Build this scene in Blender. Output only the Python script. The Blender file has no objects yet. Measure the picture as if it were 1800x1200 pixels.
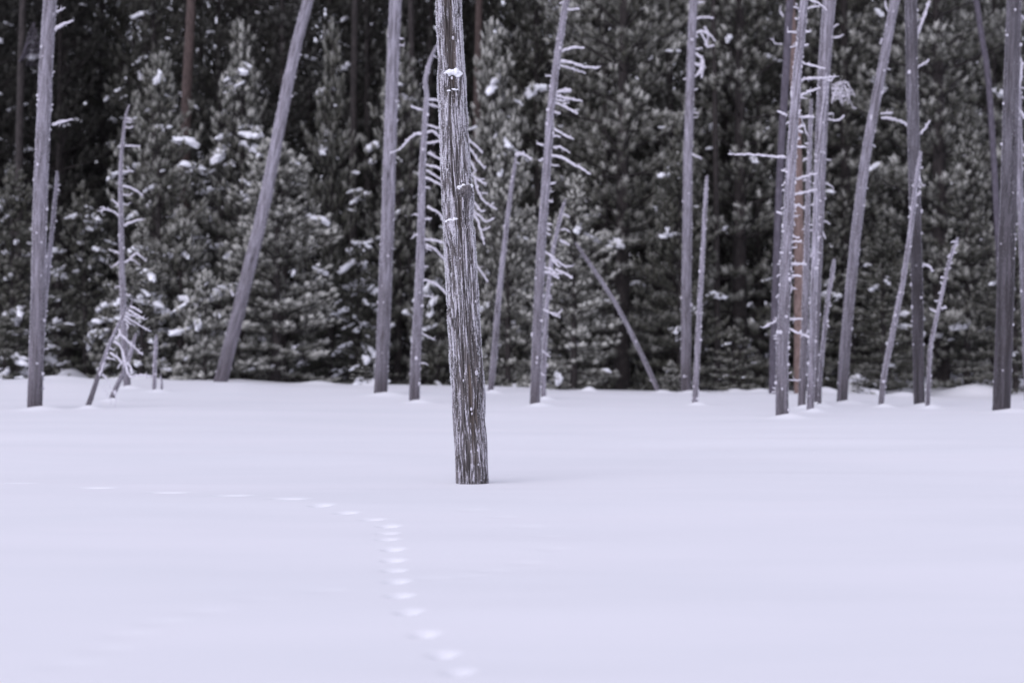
import bpy, math, random
import numpy as np
from mathutils import Vector, Matrix, noise as mn

random.seed(11)
rng = np.random.default_rng(7)
scene = bpy.context.scene
COL = scene.collection
R = math.radians

# ------------------------------------------------------------------ camera
EYE, FPX = 1.6, 4250.0           # eye height, focal length in photo pixels (85 mm on a 36 mm sensor)
cd = bpy.data.cameras.new("camera")
cam = bpy.data.objects.new("camera", cd)
COL.objects.link(cam)
cam.location = (0, 0, EYE)
cam.rotation_euler = (R(90), 0, 0)
cd.lens = 85.0; cd.sensor_width = 36.0
cd.clip_end = 2000
cd.dof.use_dof = True
cd.dof.focus_distance = 26.9
cd.dof.aperture_fstop = 1.6
scene.camera = cam

# ------------------------------------------------------------------ light
SUN_EL, SUN_AZ = 38.0, 205.0     # an overcast winter sky, a little brighter behind the camera
w = bpy.data.worlds.new("World"); scene.world = w; w.use_nodes = True
nt = w.node_tree; nt.nodes.clear()
sky = nt.nodes.new("ShaderNodeTexSky"); sky.sky_type = 'NISHITA'; sky.sun_disc = False
sky.sun_elevation = R(SUN_EL); sky.sun_rotation = R(SUN_AZ)
hs = nt.nodes.new("ShaderNodeHueSaturation"); hs.inputs['Saturation'].default_value = 0.10
mx = nt.nodes.new("ShaderNodeMix"); mx.data_type = 'RGBA'; mx.blend_type = 'MULTIPLY'
mx.inputs[0].default_value = 1.0; mx.inputs[7].default_value = (1.0, 0.985, 1.19, 1)
bg = nt.nodes.new("ShaderNodeBackground"); bg.inputs['Strength'].default_value = 0.15
wo = nt.nodes.new("ShaderNodeOutputWorld")
nt.links.new(sky.outputs[0], hs.inputs['Color']); nt.links.new(hs.outputs[0], mx.inputs[6])
nt.links.new(mx.outputs[2], bg.inputs['Color']); nt.links.new(bg.outputs[0], wo.inputs[0])
sl = bpy.data.lights.new("sun", 'SUN'); sl.energy = 0.7; sl.angle = R(50); sl.color = (1.0, 0.95, 0.97)
sun = bpy.data.objects.new("sun", sl); COL.objects.link(sun)
az, el = R(SUN_AZ), R(SUN_EL)
sd = Vector((math.sin(az) * math.cos(el), math.cos(az) * math.cos(el), math.sin(el)))
sun.rotation_euler = sd.to_track_quat('Z', 'Y').to_euler()
vs = scene.view_settings
vs.view_transform = 'Standard'; vs.look = 'None'; vs.gamma = 1; vs.use_curve_mapping = False
vs.exposure = 0.33

# ------------------------------------------------------------------ materials
def nodes_of(name):
    m = bpy.data.materials.new(name); m.use_nodes = True
    t = m.node_tree; return m, t, t.nodes['Principled BSDF']

def N(t, kind, **kw):
    n = t.nodes.new(kind)
    for k, v in kw.items():
        if k in n.inputs: n.inputs[k].default_value = v
        else: setattr(n, k, v)
    return n

def noise_tex(t, vec, scale, detail=3, rough=0.6, mapscale=None):
    if mapscale:
        mp = N(t, 'ShaderNodeMapping'); mp.inputs['Scale'].default_value = mapscale
        t.links.new(vec, mp.inputs['Vector']); vec = mp.outputs[0]
    n = N(t, 'ShaderNodeTexNoise', Scale=scale, Detail=detail, Roughness=rough)
    t.links.new(vec, n.inputs['Vector']); return n.outputs['Fac']

def ramp(t, fac, stops):
    r = N(t, 'ShaderNodeValToRGB'); e = r.color_ramp.elements
    e[0].position, e[0].color = stops[0][0], (*stops[0][1], 1)
    e[1].position, e[1].color = stops[-1][0], (*stops[-1][1], 1)
    for p, c in stops[1:-1]:
        x = e.new(p); x.color = (*c, 1)
    t.links.new(fac, r.inputs[0]); return r.outputs[0]

def mixc(t, fac, a, b):
    m = N(t, 'ShaderNodeMix', data_type='RGBA')
    for s, i in ((fac, 0), (a, 6), (b, 7)):
        if isinstance(s, (tuple, list)): m.inputs[i].default_value = (*s, 1)
        elif isinstance(s, (int, float)): m.inputs[i].default_value = s
        else: t.links.new(s, m.inputs[i])
    return m.outputs[2]

def math_(t, op, a, b, clamp=False):
    m = N(t, 'ShaderNodeMath', operation=op, use_clamp=clamp)
    for s, i in ((a, 0), (b, 1)):
        if isinstance(s, (int, float)): m.inputs[i].default_value = s
        else: t.links.new(s, m.inputs[i])
    return m.outputs[0]

def attr(t, name, out='Fac'):
    a = N(t, 'ShaderNodeAttribute', attribute_name=name); return a.outputs[out]

def bump(t, b, h, dist, strength=1.0):
    n = N(t, 'ShaderNodeBump', Strength=strength, Distance=dist)
    t.links.new(h, n.inputs['Height']); t.links.new(n.outputs[0], b.inputs['Normal'])

def snow_mat():
    m, t, b = nodes_of("snow")
    geo = N(t, 'ShaderNodeNewGeometry').outputs['Position']
    n1 = noise_tex(t, geo, 0.35, 4, 0.55, (0.5, 1.0, 1.0))
    t.links.new(ramp(t, n1, [(0.3, (.80, .81, .84)), (0.7, (.85, .85, .88))]), b.inputs['Base Color'])
    n2 = noise_tex(t, geo, 28, 4, 0.6); bump(t, b, n2, 0.006, 0.5)
    b.inputs['Roughness'].default_value = 0.7
    b.inputs['Specular IOR Level'].default_value = 0.2
    return m

def clump_mat():
    m, t, b = nodes_of("snow_clump")
    geo = N(t, 'ShaderNodeNewGeometry').outputs['Position']
    n2 = noise_tex(t, geo, 14, 3, 0.6); bump(t, b, n2, 0.02, 0.5)
    b.inputs['Base Color'].default_value = (.80, .81, .85, 1); b.inputs['Roughness'].default_value = 0.8
    return m

def deadwood_mat(name="weathered_wood", k=1.0):
    m, t, b = nodes_of(name); sc = lambda *c: tuple(v * k for v in c)
    g = attr(t, 'grain', 'Vector'); fr = attr(t, 'frost')
    n1 = noise_tex(t, g, 1.0, 4, 0.65, (20, 20, 0.5))
    n2 = noise_tex(t, g, 1.0, 3, 0.6, (6, 6, 0.7))
    wood = ramp(t, n1, [(0.34, sc(.028, .024, .028)), (0.5, sc(.088, .078, .090)), (0.66, sc(.18, .163, .188))])
    wood = mixc(t, ramp(t, n2, [(0.42, (0, 0, 0)), (0.66, (.75, .75, .75))]), wood, sc(.045, .037, .040))
    n3 = noise_tex(t, g, 1.0, 4, 0.7, (20, 20, 1.6))
    f = math_(t, 'MULTIPLY', math_(t, 'ADD', math_(t, 'MULTIPLY', n3, 1.7), -0.58), fr, True)
    t.links.new(mixc(t, f, wood, (.60, .58, .67)), b.inputs['Base Color'])
    bump(t, b, n1, 0.02, 0.8)
    b.inputs['Roughness'].default_value = 0.85
    b.inputs['Sheen Weight'].default_value = 0.25; b.inputs['Sheen Roughness'].default_value = 0.25
    b.inputs['Sheen Tint'].default_value = (.92, .9, 1, 1)
    return m

def frost_mat():
    m, t, b = nodes_of("hoar_frost")
    geo = N(t, 'ShaderNodeNewGeometry').outputs['Position']
    n = noise_tex(t, geo, 22, 4, 0.7)
    t.links.new(ramp(t, n, [(0.3, (.40, .385, .43)), (0.65, (.72, .70, .77))]), b.inputs['Base Color'])
    bump(t, b, n, 0.02, 0.8)
    b.inputs['Roughness'].default_value = 0.8
    b.inputs['Sheen Weight'].default_value = 0.4
    return m

def post_mat():
    m, t, b = nodes_of("fissured_wood")
    g = attr(t, 'grain', 'Vector'); ridge = attr(t, 'ridge'); brown = attr(t, 'brown')
    n1 = noise_tex(t, g, 1.0, 5, 0.7, (70, 70, 3.0))
    n2 = noise_tex(t, g, 1.0, 5, 0.75, (110, 110, 13))
    n4 = noise_tex(t, g, 1.0, 3, 0.5, (6, 6, 1.2))
    wood = ramp(t, n1, [(0.38, (.015, .012, .012)), (0.5, (.075, .066, .066)), (0.64, (.17, .152, .156))])
    n5 = noise_tex(t, g, 1.0, 3, 0.6, (34, 34, 1.6))
    wood = mixc(t, brown, wood, ramp(t, n5, [(0.36, (.016, .011, .009)), (0.5, (.06, .045, .036)), (0.68, (.15, .11, .085))]))
    k = math_(t, 'ADD', math_(t, 'MULTIPLY', ridge, 1.15), math_(t, 'MULTIPLY', math_(t, 'SUBTRACT', n2, 0.5), 1.9))
    k = math_(t, 'ADD', k, math_(t, 'MULTIPLY', math_(t, 'SUBTRACT', n4, 0.5), 0.8))
    k = math_(t, 'SUBTRACT', k, math_(t, 'MULTIPLY', brown, 0.5))
    fro = ramp(t, k, [(0.40, (0, 0, 0)), (0.75, (.17, .17, .17)), (1.0, (.66, .66, .66))])
    t.links.new(mixc(t, fro, wood, (.62, .60, .68)), b.inputs['Base Color'])
    bump(t, b, n1, 0.008, 0.9)
    b.inputs['Roughness'].default_value = 0.85
    b.inputs['Sheen Weight'].default_value = 0.15
    return m

def needle_mat():
    m, t, b = nodes_of("pine_needles")
    fr = attr(t, 'frost')
    oi = N(t, 'ShaderNodeObjectInfo')
    sep = N(t, 'ShaderNodeSeparateColor'); t.links.new(oi.outputs['Color'], sep.inputs[0])
    amount, deep_shade = sep.outputs[0], sep.outputs[1]
    geo = N(t, 'ShaderNodeNewGeometry').outputs['Position']
    n = noise_tex(t, geo, 1.1, 2, 0.5)
    base = ramp(t, n, [(0.35, (.034, .036, .024)), (0.65, (.068, .067, .048))])
    base = mixc(t, deep_shade, base, (.010, .009, .009))  # mixes needles toward near-black, painting the shade of the deep forest
    f = math_(t, 'MULTIPLY', fr, amount, True)
    t.links.new(mixc(t, f, base, (.65, .65, .605)), b.inputs['Base Color'])
    b.inputs['Roughness'].default_value = 0.75
    b.inputs['Specular IOR Level'].default_value = 0.2
    return m

def bark_mat(name, c0, c1, c2):
    m, t, b = nodes_of(name)
    g = attr(t, 'grain', 'Vector')
    n1 = noise_tex(t, g, 1.0, 4, 0.7, (14, 14, 5))
    t.links.new(ramp(t, n1, [(0.3, c0), (0.5, c1), (0.72, c2)]), b.inputs['Base Color'])
    bump(t, b, n1, 0.04, 1.0); b.inputs['Roughness'].default_value = 0.9
    return m

M = dict(snow=snow_mat(), clump=clump_mat(), dead=deadwood_mat(), grey=deadwood_mat("dark_weathered_wood", .5), frost=frost_mat(), post=post_mat(),
         needle=needle_mat(),
         bark=bark_mat("grey_brown_bark", (.012, .010, .010), (.028, .023, .022), (.06, .05, .048)),
         red=bark_mat("reddish_bark", (.028, .019, .017), (.060, .042, .037), (.10, .072, .066)),
         orange=bark_mat("orange_bark", (.09, .060, .052), (.185, .130, .115), (.27, .195, .175)),
         slate=bark_mat("dark_bare_wood", (.05, .045, .055), (.085, .075, .095), (.13, .12, .145)))

# ------------------------------------------------------------------ mesh helpers
def mesh_obj(name, V, F, mats, parent=None, smooth=True, attrs=None, midx=None, tris=False):
    me = bpy.data.meshes.new(name)
    V = np.asarray(V, dtype=np.float32)
    if isinstance(F, np.ndarray):
        k = F.shape[1]; nf = len(F)
        me.vertices.add(len(V)); me.vertices.foreach_set('co', V.ravel())
        me.loops.add(nf * k); me.loops.foreach_set('vertex_index', F.astype(np.int32).ravel())
        me.polygons.add(nf); me.polygons.foreach_set('loop_start', np.arange(0, nf * k, k, dtype=np.int32))
        me.update(calc_edges=True)
    else:
        me.from_pydata(V.tolist(), [], F)
    for a, (typ, data) in (attrs or {}).items():
        at = me.attributes.new(a, typ, 'POINT')
        at.data.foreach_set('vector' if typ == 'FLOAT_VECTOR' else 'value', np.asarray(data, dtype=np.float32).ravel())
    for m in (mats if isinstance(mats, (list, tuple)) else [mats]): me.materials.append(m)
    if midx is not None: me.polygons.foreach_set('material_index', np.asarray(midx, dtype=np.int32))
    if smooth: me.polygons.foreach_set('use_smooth', np.ones(len(me.polygons), dtype=bool))
    me.update()
    o = bpy.data.objects.new(name, me); COL.objects.link(o)
    if parent is not None: o.parent = parent
    return o

class Buf:
    """collects tubes and lumps (quads only) for one mesh"""
    def __init__(s): s.V = []; s.F = []; s.G = []; s.Fr = []; s.M = []; s.n = 0
    def add(s, V, F, G, fr, mi=0):
        V = np.asarray(V, float)
        s.V.append(V); s.F.append(np.asarray(F) + s.n); s.G.append(G); s.Fr.append(fr)
        s.M.append(np.full(len(F), mi)); s.n += len(V)
    def build(s, name, mats, parent=None):
        return mesh_obj(name, np.vstack(s.V), np.vstack(s.F), mats, parent,
                        attrs={'grain': ('FLOAT_VECTOR', np.vstack(s.G)), 'frost': ('FLOAT', np.concatenate(s.Fr))},
                        midx=np.concatenate(s.M))

def smooth_path(P, step):
    """Catmull-Rom through P (n,k) sampled about every step metres"""
    P = np.asarray(P, float)
    if len(P) == 2:
        n = max(2, int(np.linalg.norm(P[1, :3] - P[0, :3]) / step) + 1)
        t = np.linspace(0, 1, n)[:, None]; return P[0] * (1 - t) + P[1] * t
    Q = np.vstack([2 * P[0] - P[1], P, 2 * P[-1] - P[-2]])
    out = []
    for i in range(1, len(Q) - 2):
        n = max(1, int(np.linalg.norm(Q[i + 1, :3] - Q[i, :3]) / step))
        t = np.linspace(0, 1, n, endpoint=False)[:, None]
        a, b, c, d = Q[i - 1], Q[i], Q[i + 1], Q[i + 2]
        out.append(.5 * ((2 * b) + (c - a) * t + (2 * a - 5 * b + 4 * c - d) * t ** 2 + (3 * b - a - 3 * c + d) * t ** 3))
    out.append(P[-1:]); return np.vstack(out)

def tube(path, rad, k=8, rough=0.0, frost=1.0, tip=0.35, seed=0.0):
    """quads of a tube along path; returns V, F, grain, frost"""
    P = np.asarray(path, float); n = len(P); rad = np.broadcast_to(np.asarray(rad, float), (n,)).copy()
    T = np.gradient(P, axis=0); T /= np.linalg.norm(T, axis=1)[:, None] + 1e-9
    ref = np.where(np.abs(T[:, 1:2]) > .92, [[1, 0, 0]], [[0, 1, 0]])
    A = np.cross(T, ref); A /= np.linalg.norm(A, axis=1)[:, None] + 1e-9
    B = np.cross(A, T)
    s = np.concatenate([[0], np.cumsum(np.linalg.norm(np.diff(P, axis=0), axis=1))])
    # closing rings at both ends, shrunk to almost nothing
    P = np.vstack([P[:1], P, P[-1:] + T[-1:] * rad[-1] * tip]); A = np.vstack([A[:1], A, A[-1:]])
    B = np.vstack([B[:1], B, B[-1:]]); r = np.concatenate([[rad[0] * .02], rad, [rad[-1] * .05]])
    s = np.concatenate([[s[0]], s, [s[-1]]]); n += 2
    th = np.linspace(0, 2 * np.pi, k, endpoint=False)
    c, si = np.cos(th), np.sin(th)
    rr = r[:, None] * np.ones((1, k))
    if rough > 0:
        ph = seed * 7.3
        rr = rr * (1 + rough * (np.sin(th[None] * 3 + ph + s[:, None] * .5) * .5 + np.sin(th[None] * 7 + ph * 2 - s[:, None] * .8) * .35
                                + np.sin(s[:, None] * 6.1 + ph + th[None] * 2) * .25 + rng.normal(0, .25, (n, k))))
    V = P[:, None] + rr[..., None] * (c[None, :, None] * A[:, None] + si[None, :, None] * B[:, None])
    i = np.arange(n - 1)[:, None] * k; j = np.arange(k)[None]
    F = np.stack([i + j, i + (j + 1) % k, i + k + (j + 1) % k, i + k + j], -1).reshape(-1, 4)
    R0 = float(np.mean(rad))
    G = np.stack([np.broadcast_to(c * R0, (n, k)) + seed, np.broadcast_to(si * R0, (n, k)), np.broadcast_to(s[:, None], (n, k))], -1)
    fr = np.broadcast_to(np.asarray(frost, float).reshape(-1, 1) if np.ndim(frost) else frost, (n, k) if not np.ndim(frost) else (n - 2, k))
    if np.ndim(frost): fr = np.vstack([fr[:1], fr, fr[-1:]])
    return V.reshape(-1, 3), F, G.reshape(-1, 3), np.array(fr, float).reshape(-1)

_sph = None
def lump(center, size, seed=0.0, amp=.25):
    """small quad-sphere lump; size = (x,y,z) half sizes"""
    global _sph
    if _sph is None:
        k, m = 10, 7
        V = []
        for a in range(m):
            ph = math.pi * (a / (m - 1)); ph = min(max(ph, .03), math.pi - .03)
            for b in range(k):
                t_ = 2 * math.pi * b / k
                V.append((math.sin(ph) * math.cos(t_), math.sin(ph) * math.sin(t_), math.cos(ph)))
        i = np.arange(m - 1)[:, None] * k; j = np.arange(k)[None]
        F = np.stack([i + k + j, i + k + (j + 1) % k, i + (j + 1) % k, i + j], -1).reshape(-1, 4)
        _sph = (np.array(V), F)
    V, F = _sph
    r = 1 + amp * (np.sin(V[:, 0] * 3.1 + seed) + np.sin(V[:, 1] * 4.3 + seed * 1.7) + np.sin(V[:, 2] * 3.7 + seed * 2.3)) / 2
    V2 = V * r[:, None] * np.array(size) + np.array(center)
    return V2, F, V2.copy(), np.ones(len(V))

def root(name, loc):
    o = bpy.data.objects.new(name, None); o.empty_display_size = .3; COL.objects.link(o); o.location = loc; return o

def tag(o, label=None, cat=None, group=None, kind=None):
    if label: o['label'] = label
    if cat: o['category'] = cat
    if group: o['group'] = group
    if kind: o['kind'] = kind
    return o

# ------------------------------------------------------------------ the ground
def vnoise(x, y, seed=0):
    xi = np.floor(x).astype(int); yi = np.floor(y).astype(int); fx = x - xi; fy = y - yi
    fx = fx * fx * (3 - 2 * fx); fy = fy * fy * (3 - 2 * fy)
    def h(a, b):
        v = np.sin(a * 127.1 + b * 311.7 + seed * 74.7) * 43758.5453
        return (v - np.floor(v)) * 2 - 1
    return (h(xi, yi) * (1 - fx) + h(xi + 1, yi) * fx) * (1 - fy) + (h(xi, yi + 1) * (1 - fx) + h(xi + 1, yi + 1) * fx) * fy

def sst(a, b, x):
    t = np.clip((x - a) / (b - a), 0, 1); return t * t * (3 - 2 * t)

CR_PX = [-900, 0, 130, 300, 420, 500, 650, 860, 1000, 1200, 1340, 1480, 1620, 1700, 1800, 2700]
CR_Y = [674, 669, 667, 669, 667, 673, 676, 681, 686, 690, 687, 690, 697, 700, 697, 690]
CR_X = [(p - 900) / FPX * 76 for p in CR_PX]; CR_Z = [EYE - (y - 600) / FPX * 76 for y in CR_Y]

def base_ground(x, y):
    x = np.asarray(x, float); y = np.asarray(y, float)
    crest = np.interp(x * 76 / np.maximum(y, 60), CR_X, CR_Z)
    z = crest * sst(58, 76, y)
    z = z + sst(18, 30, y) * (1 - sst(74, 84, y)) * (.05 * vnoise(x / 7, y / 5, 1) + .025 * vnoise(x / 2.7, y / 2.4, 2))
    z = z + .018 * vnoise(x / 4.5, y / 1.6, 5) * (1 - sst(40, 60, y)) + .005 * vnoise(x / 1.7, y / .55, 6) * (1 - sst(26, 36, y))
    right = sst(10, 14, x)
    z = z - sst(77.5, 82, y) * (.55 * (1 - right)) + right * sst(78, 84, y) * .28
    z = z + sst(79, 84, y) * (.16 * vnoise(x / 1.9, y / 1.9, 3) + .10 * vnoise(x / .8, y / .8, 4))
    z = z + (.72 + .3 * vnoise(x * 2.2, y * 1.3, 9)) * np.exp(-((x + 15.4) / .85) ** 2 - ((y - 83.6) / 1.1) ** 2)
    z = z + .75 * np.exp(-((x - 11.5) / .7) ** 2 - ((y - 80.5) / 1.0) ** 2) + .35 * np.exp(-((x - 15.3) / 1.0) ** 2 - ((y - 79.6) / .9) ** 2)
    z = z + sst(130, 260, y) * 10
    return z

MOUNDS = [((p - 900) / FPX * yy, yy, r_, h_) for p, yy, r_, h_ in [(1036, 75, .22, .16), (1338, 75, .45, .12), (655, 75.5, .4, .10), (560, 76, .6, .12), (850, 75, .5, .10),
          (1165, 74.5, .3, .10), (240, 76, .7, .14), (100, 76, .8, .12), (1450, 76, .5, .2), (1590, 77, .5, .14), (1290, 75.5, .4, .12)]]     # small snow mounds round the trunks
def hit(px, py):
    lo = 8.0
    ys = np.linspace(8, 110, 6000)
    zs = base_ground((px - 900) / FPX * ys, ys); ray = EYE - (py - 600) / FPX * ys
    k = np.argmax(zs >= ray)
    return float(ys[k]) if k > 0 else 80.0

TRACK = [(28, 850), (167, 859), (294, 868), (408, 875.5), (508, 881), (564, 890), (608, 899), (655, 910), (683, 921.6), (681, 934),
         (681, 948), (690, 965.5), (690, 983), (692, 1001.6), (697, 1023), (707, 1049), (723, 1079), (751, 1113), (784, 1146), (811, 1176)]
OLD = [(115, 1168), (185, 1141), (222, 1117), (280, 1096), (355, 1077), (452, 1056), (570, 1040),
       (830, 895), (885, 905), (925, 922), (960, 940), (975, 965), (925, 987), (865, 1002), (820, 1014), (765, 1018)]
pits = []
for k, (px, py) in enumerate(TRACK):
    y = EYE * FPX / (py - 600); x = (px - 900) / FPX * y
    far = sst(17, 26, y)
    sx = .055 + .08 * far if k < 5 else (.058 + .02 * far)
    pits.append((x - (.016 if k > 14 else 0), y, sx, .12, .064 if y > 15 else .048, -.12 if k > 7 else -.4))
for px, py in OLD:
    y = EYE * FPX / (py - 600); x = (px - 900) / FPX * y
    pits.append((x, y, .12, .16, .009, -.3))

def ground(x, y):
    z = base_ground(x, y)
    for mx_, my_, r, h in MOUNDS:
        z = z + h * np.exp(-((x - mx_) ** 2 + (y - my_) ** 2) / (r * r))
    return z

def gz(x, y): return float(ground(np.array([x]), np.array([y]))[0])

# ------------------------------------------------------------------ dead trees (snags)
def to_world(px, py, Y): return ((px - 900) / FPX * Y, EYE - (py - 600) / FPX * Y)

GROUP_DEAD = "frosted dead trees standing in the snow"
def snag(label, path, w0, w1, branches=(), stubs=(), knobs=20, frost=(.35, 1.0), name="dead_tree", mound=.07,
         mat='dead', cat="dead tree", dist=None, sides=18, sink=.35, taper=None, group=GROUP_DEAD):
    bx, by = path[0]
    Y = dist if dist else hit(bx, by)
    if mound: MOUNDS.append(((bx - 900) / FPX * Y + w0 / FPX * Y * .5, Y - .1, max(.22, w0 / FPX * Y * 1.25), mound * 1.4))
    x0, _ = to_world(bx, by, Y); z0 = float(base_ground(np.array([x0]), np.array([Y]))[0])
    rt = root(name, (x0, Y, z0)); tag(rt, label, cat, group)
    P = []
    for i, (px, py) in enumerate(path):
        x, z = to_world(px, py, Y); P.append((x - x0, 0, z - z0))
    d = np.array(P[0]) - np.array(P[1]); d /= np.linalg.norm(d)
    P.insert(0, tuple(np.array(P[0]) + d * (sink + (z0 * 0))))
    if path[-1][1] <= 5:      # leaves the picture: goes on upward
        d = np.array(P[-1]) - np.array(P[-2]); d /= np.linalg.norm(d)
        P.append(tuple(np.array(P[-1]) + d * 2.4 + np.array([.08, 0, 0])))
    sp = smooth_path(P, .11)
    n = len(sp); tt = np.linspace(0, 1, n)
    r0, r1 = w0 / FPX * Y / 2, w1 / FPX * Y / 2
    s_in = np.interp(tt, [0, sink / max(.1, abs(P[-1][2] - P[0][2])), 1], [0, 0, 1])
    rad = r0 + (r1 - r0) * (s_in if taper is None else s_in ** taper)
    if path[-1][1] > 5: rad = rad * np.interp(tt, [0, .94, 1], [1, 1, .55])
    wob = rng.normal(0, .006, (n, 3)); wob[:, 2] = 0
    for _ in range(2): wob[1:-1] = (wob[:-2] + wob[1:-1] + wob[2:]) / 3
    sp = sp + wob
    b = Buf(); seed = random.random() * 9
    fr = frost[0] + (frost[1] - frost[0]) * sst(0, .55, tt)
    fr = fr - .35 * (1 - sst(.3, 1.7, np.cumsum(np.r_[0, np.linalg.norm(np.diff(sp, axis=0), axis=1)])))
    if mat in ('dead', 'grey'):
        fr = fr + .12 * vnoise(tt * 14, tt * 0 + seed, 3)
    b.add(*tube(sp, rad, sides, .035, fr, seed=seed))
    def at(py):          # centre and radius of the trunk at a picture row
        z = to_world(0, py, Y)[1] - z0
        i = int(np.argmin(np.abs(sp[:, 2] - z))); return sp[i], rad[i]
    top_y = max(path[-1][1], 2)
    for _ in range(int(knobs * 1.3)):
        py = random.uniform(top_y + 5, by - 12); c, r = at(py)
        a = random.choice([random.uniform(-.5, .5), random.uniform(-.5, .5), random.uniform(-math.pi, 0), random.uniform(2.6, 3.7)])
        s_ = random.choice([.014, .018, .022, .028, .036]) * random.uniform(.8, 1.2) * (0.8 if r < .06 else 1.1)
        p = c + np.array([math.cos(a) * r * .97, math.sin(a) * r * .97, 0])
        b.add(*lump(p, (s_, s_, s_ * random.uniform(.8, 1.3)), random.random() * 9), mi=1)
    b.build("trunk", [M[mat], M['frost']], rt)
    if mat in ('dead', 'grey'):      # hoar crystals bristling all round the stem
        seg = np.linalg.norm(np.diff(sp, axis=0), axis=1); area = float((2 * math.pi * rad[1:] * seg).sum())
        nf_ = int(min(15000, area * 2600 * (.4 if mat == 'grey' else 1))); pick = rng.choice(n - 1, nf_, p=(rad[1:] * seg) / (rad[1:] * seg).sum())
        u_ = rng.random(nf_)[:, None]; cc = sp[pick] * (1 - u_) + sp[pick + 1] * u_; rr_ = rad[pick][:, None]
        an = rng.uniform(0, 2 * math.pi, nf_); o_ = np.stack([np.cos(an), np.sin(an), np.zeros(nf_)], -1)
        d_ = o_ + rng.normal(0, .35, (nf_, 3)); d_ /= np.linalg.norm(d_, axis=1)[:, None]
        sd_ = np.cross(d_, rng.normal(0, 1, d_.shape)); sd_ /= np.linalg.norm(sd_, axis=1)[:, None]
        ln_ = rng.uniform(.006, .032, nf_)[:, None] * np.clip(.35 + fr[pick][:, None], .3, 1.1); b0_ = cc + o_ * rr_ * .985
        VV = np.stack([b0_ + sd_ * .0055, b0_ - sd_ * .0055, b0_ + d_ * ln_], 1).reshape(-1, 3)
        fo = mesh_obj("frost_fringe", VV, np.arange(len(VV)).reshape(-1, 3), M['frost'], rt, smooth=False); fo['kind'] = 'stuff'
    # the frosted branches read off the photograph
    def branch(pts, wa, wb, nm="branch"):
        depth = random.uniform(-.25, .25)
        q = []
        L = len(pts) - 1
        for i, (px, py) in enumerate(pts):
            x, z = to_world(px, py, Y); q.append((x - x0, depth * (i / L) * math.hypot(pts[-1][0] - pts[0][0], pts[-1][1] - pts[0][1]) / 60, z - z0))
        sq = smooth_path(q, .045)
        k = len(sq); ra = np.linspace(wa, wb, k) / FPX * Y / 2 * (1 + rng.normal(0, .14, k)); sq = sq + rng.normal(0, .007, sq.shape)
        bb = Buf(); bb.add(*tube(sq, ra, 8, .10, 1.0, tip=.8, seed=random.random()))
        for _ in range(max(1, int(k * .22))):
            i = random.randrange(k); s_ = ra[i] * random.uniform(.5, .95)
            bb.add(*lump(sq[i] + np.array([rng.normal(0, .5) * ra[i], -ra[i] * .3, ra[i] * random.uniform(.2, .9)]), (s_, s_, s_), random.random() * 9))
        ext = math.hypot(pts[-1][0] - pts[0][0], pts[-1][1] - pts[0][1])
        for _ in range(0 if ext < 9 else int(1 + ext / 9)):
            i = random.randrange(int(k * .25), k); a = random.uniform(0, 6.28); l_ = random.uniform(.03, .11)
            v_ = np.array([math.cos(a) * .8 + (sq[-1][0] - sq[0][0]) * .8, random.uniform(-.5, .5), math.sin(a)]); v_ /= np.linalg.norm(v_)
            tw = smooth_path([sq[i], sq[i] + v_ * l_ * .6, sq[i] + v_ * l_ + np.array([0, 0, random.uniform(-.02, .03)])], .02)
            bb.add(*tube(tw, np.linspace(.010, .005, len(tw)), 5, .15, 1.0))
        bb.build(nm, M['frost'], rt)
    for br in branches:
        branch(br[0], br[1] * .92, br[2] * .72)
    for py, side, ln in stubs:
        c, r = at(py)
        pxc = 900 + (c[0] + x0) / Y * FPX; rp = r / Y * FPX
        x1 = pxc + side * rp * .85
        branch([(x1 - side * 1, py), (x1 + side * ln * .6, py + random.uniform(-1.5, 1.5)), (x1 + side * ln, py + random.uniform(-3, 3))], 3.2, 2.2, "branch")
    return rt, Y

def rstubs(y0, y1, n, lo, hi, sides=(1, -1)):
    return [(random.uniform(y0, y1), random.choice(sides), random.uniform(lo, hi)) for _ in range(n)]

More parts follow.
